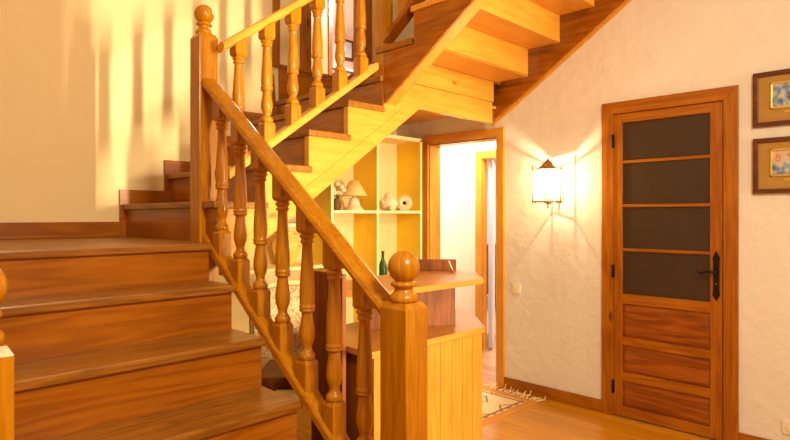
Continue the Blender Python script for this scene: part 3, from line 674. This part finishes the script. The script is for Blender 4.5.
# two-handled vase on the low shelf
wx, wy, wz = 2.42, 3.55, 0.99
uv = thing('handled_vase', (wx, wy, wz), 'ochre two-handled vase on the low shelf, seen between the balusters', 'vase')
b = B(); lathe(b, [(.035, wz), (.05, wz+.008), (.085, wz+.07), (.10, wz+.13), (.095, wz+.18), (.06, wz+.215), (.055, wz+.235), (.068, wz+.25)], wx, wy, 26); obj('body', b, 'gold', uv)
for s in (-1, 1):
    b = B(); dx, dy = s*.7071, -s*.7071
    tube(b, [(wx+dx*.058, wy+dy*.058, wz+.235), (wx+dx*.11, wy+dy*.11, wz+.23), (wx+dx*.125, wy+dy*.125, wz+.18), (wx+dx*.095, wy+dy*.095, wz+.13)], .007); obj('handle', b, 'gold', uv)

# ------------------------------------------------------------------ wall lantern
LXc, LYc = 3.665, 2.125
wl = thing('wall_lantern', (LXc, LYc, 1.41), 'lit hexagonal brass lantern on the white wall between the doorway and the pane door', 'wall lamp')
r0 = 0.113; zb, zt = 1.455, 1.685
hexp = [(LXc+r0*math.cos(math.radians(20+60*i)), LYc+r0*math.sin(math.radians(20+60*i))) for i in range(6)]
b = B()
for (x, y), (x2, y2) in zip(hexp, hexp[1:]+hexp[:1]):
    for z in (zb, zt): tube(b, [(x, y, z), (x2, y2, z)], .0045, 6)
    tube(b, [(x, y, zb-.008), (x, y, zt+.02)], .0045, 6); sphere(b, (x, y, zt+.022), .007, u=8, v=6); sphere(b, (x, y, zb-.010), .006, u=8, v=6)
obj('cage', b, 'brass', wl)
b = B(); lathe(b, [(.075, zt+.004), (.060, zt+.018), (.050, zt+.024), (.038, zt+.042), (.020, zt+.060), (.008, zt+.068), (.006, zt+.078)], LXc, LYc, 6, rot=math.radians(20), smooth=False); obj('roof', b, 'brass', wl)
b = B(); tube(b, [(LXc+.016*math.cos(a)*.7071, LYc-.016*math.cos(a)*.7071, zt+.094+.018*math.sin(a)) for a in [2*PI*i/16 for i in range(17)]], .0028, 6); obj('hanging_ring', b, 'brass', wl)
b = B(); lathe(b, [(.002, zb-.052), (.008, zb-.040), (.004, zb-.030), (.010, zb-.018), (.020, zb-.006), (.020, zb)], LXc, LYc, 14)
for (x, y) in hexp: tube(b, [(x, y, zb), (LXc, LYc, zb-.004)], .0035, 6)
obj('base_plate', b, 'brass', wl)
for (x, y), (x2, y2) in zip(hexp, hexp[1:]+hexp[:1]):
    t = bmesh.new(); k = .97
    P_ = [(LXc+(x-LXc)*k, LYc+(y-LYc)*k), (LXc+(x2-LXc)*k, LYc+(y2-LYc)*k)]
    b = B(); v = [b.verts.new((P_[0][0], P_[0][1], zb)), b.verts.new((P_[1][0], P_[1][1], zb)), b.verts.new((P_[1][0], P_[1][1], zt)), b.verts.new((P_[0][0], P_[0][1], zt))]; b.faces.new(v); t.free()
    g = obj('glass_pane', b, 'lampglass', wl)
b = B(); lathe(b, [(.010, zb), (.010, zb+.07)], LXc, LYc, 12); obj('candle_tube', b, 'plastic', wl)
b = B(); lathe(b, [(.008, zb+.07), (.016, zb+.085), (.019, zb+.105), (.014, zb+.13), (.004, zb+.152)], LXc, LYc, 14); obj('bulb', b, 'bulb', wl)
b = B(); tube(b, [(LXc+.09, LYc, zt-.02), (3.78, LYc, zt-.02), (XW, LYc, zt-.02)], .007); tube(b, [(LXc+.09, LYc, zb+.02), (XW, LYc, zb+.02)], .006); box(b, XW-.010, XW, LYc-.025, LYc+.025, zb, zt, .003); obj('wall_bracket', b, 'brass', wl)
lp = light('lantern_bulb_light', 'POINT', (LXc, LYc, zb+.165), 11, (1.0, 0.83, 0.54), shadow_soft_size=0.008)
lp.parent = wl; lp.location = Vector((LXc, LYc, zb+.165))-ORG[wl.name]

# ------------------------------------------------------------------ pictures
def picture(name, z0, z1, label, seed):
    y1, y0 = 0.884, 0.47; zc = (z0+z1)/2
    t = thing(name, (XW, (y0+y1)/2, z0), label, 'picture', 'framed pictures right of the door')
    fw_ = .026
    for pts in ([(y0, z0), (y0+fw_, z0+fw_), (y0+fw_, z1-fw_), (y0, z1)], [(y1, z0), (y1, z1), (y1-fw_, z1-fw_), (y1-fw_, z0+fw_)], [(y0, z1), (y0+fw_, z1-fw_), (y1-fw_, z1-fw_), (y1, z1)], [(y0, z0), (y1, z0), (y1-fw_, z0+fw_), (y0+fw_, z0+fw_)]):
        b = B(); prism(b, pts, 'X', XW-.028, XW-.001, .003); obj('frame', b, 'frame', t)
    b = B(); box(b, XW-.014, XW-.002, y0+fw_-.002, y1-fw_+.002, z0+fw_-.002, z1-fw_+.002); obj('mount', b, 'mat', t)
    iy1, iy0, iz0, iz1 = y1-.085, y0+.085, z0+.095, z1-.065
    b = B(); g = .010
    box(b, XW-.024, XW-.012, iy0, iy0+g, iz0, iz1, .002); box(b, XW-.024, XW-.012, iy1-g, iy1, iz0, iz1, .002); box(b, XW-.024, XW-.012, iy0, iy1, iz0, iz0+g, .002); box(b, XW-.024, XW-.012, iy0, iy1, iz1-g, iz1, .002)
    obj('inner_moulding', b, 'gilt', t)
    b = B(); box(b, XW-.017, XW-.013, iy0+g, iy1-g, iz0+g, iz1-g); obj('painting', b, picture_mat('small painting', seed), t)
    b = B(); box(b, XW-.016, XW-.013, (iy0+iy1)/2-.03, (iy0+iy1)/2+.055, iz0-.022, iz0-.013); obj('name_plate', b, 'gilt', t)
picture('framed_picture', 1.862, 2.172, 'upper of two dark-framed pictures with ochre mounts, right of the door', 1.3)
picture('framed_picture', 1.482, 1.797, 'lower of two dark-framed pictures with ochre mounts, right of the door', 5.1)

# ------------------------------------------------------------------ switch and outlet
sw = thing('light_switch', (XW, 2.474, 0.75), 'small ivory light switch on the wall right of the open doorway', 'light switch')
b = B(); box(b, XW-.010, XW, 2.450, 2.526, .745, .828, .004); obj('plate', b, 'plastic', sw)
b = B(); box(b, XW-.014, XW-.009, 2.466, 2.510, .760, .814, .002); obj('rocker', b, 'plastic', sw)
ou = thing('wall_outlet', (XW, 0.73, 0.13), 'white square wall socket low on the wall right of the door', 'socket')
b = B(); box(b, XW-.010, XW, .668, .746, .135, .213, .004); obj('plate', b, 'plastic', ou)
b = B(); lathe(b, [(.022, 0), (.022, .003), (.019, .004)], 0, 0, 20); bmesh.ops.transform(b, matrix=Matrix.Translation((XW-.009, .707, .174)) @ Matrix.Rotation(-PI/2, 4, 'Y'), verts=b.verts); obj('socket_face', b, 'plastic', ou)

# ------------------------------------------------------------------ rug
RX0, RX1, RY0, RY1 = 2.965, 3.68, 2.215, 3.35
rg = thing('woven_rug', ((RX0+RX1)/2, (RY0+RY1)/2, 0), 'cream patterned rug with orange border and fringe on the floor by the open doorway', 'rug')
b = B(); box(b, RX0, RX1, RY0, RY1, 0.0, 0.008, .002); obj('rug_field', b, rug_mat(RX0, RX1, RY0, RY1), rg)
b = B()
n = 40
for i in range(n):
    y = RY0+.01+(RY1-RY0-.02)*i/(n-1); L_ = random.uniform(.07, .105); dv = random.uniform(-.05, .05)
    tip = .004 if (2.66 < y < 3.39) else random.uniform(.01, .045)
    tube(b, [(RX1-.006, y, .006), (RX1+L_*.35, y+dv*.2, random.uniform(.010, .022)), (RX1+L_*.7, y+dv*.9, .012), (min(RX1+L_, XW-.028), y+dv*.7, tip)], [.007, .006, .005, .0035], 5)
tag(obj('fringe', b, 'fringe', rg), 'pale knotted fringe', kind='stuff')

# ------------------------------------------------------------------ far room furniture
wd = thing('far_cabinet', (7.3, 5.2, 0), 'brown wooden cabinet on short legs in the far bright room', 'cabinet')
b = B(); box(b, 6.6, 7.5, 4.6, 5.1, .25, .93, .005); obj('body', b, 'deskdark', wd)
for sx, sy in ((6.65, 4.65), (7.45, 4.65), (7.45, 5.05), (6.65, 5.05)):
    b = B(); tube(b, [(sx, sy, .26), (sx, sy, 0)], [.025, .016]); obj('leg', b, 'iron', wd)
b = B(); prism(b, [(4.80, 3.41), (5.50, 3.87), (5.478, 3.903), (4.778, 3.443)], 'Z', .01, 1.93, .003)
bd = obj('blue_door_leaf', b, 'blue'); tag(bd, 'pale blue grey door leaf standing open in the far room', 'door')
# small dark picture in the upper room
up = thing('small_picture', (5.2, 6.2, 3.55), 'small dark framed picture on the pink wall seen through the upper doorway', 'picture')
b = B(); box(b, 5.10, 5.34, 6.17, 6.199, 3.53, 3.82, .004); obj('frame', b, 'frame', up)
b = B(); box(b, 5.14, 5.30, 6.165, 6.172, 3.57, 3.78); obj('print', b, 'blue', up)
gc = thing('grey_chest', (5.1, 5.9, 2.5), 'low grey chest against the pink wall of the room upstairs', 'chest')
b = B(); box(b, 4.5, 5.6, 5.72, 6.12, 2.54, 3.22, .006); obj('body', b, M['greywood'], gc)
b = B(); box(b, 4.47, 5.63, 5.69, 6.14, 3.22, 3.26, .006); obj('top', b, M['greywood'], gc)
for sx in (4.56, 5.54):
    for sy in (5.77, 6.07):
        b = B(); tube(b, [(sx, sy, 2.545), (sx, sy, 2.5)], .02); obj('foot', b, M['greywood'], gc)
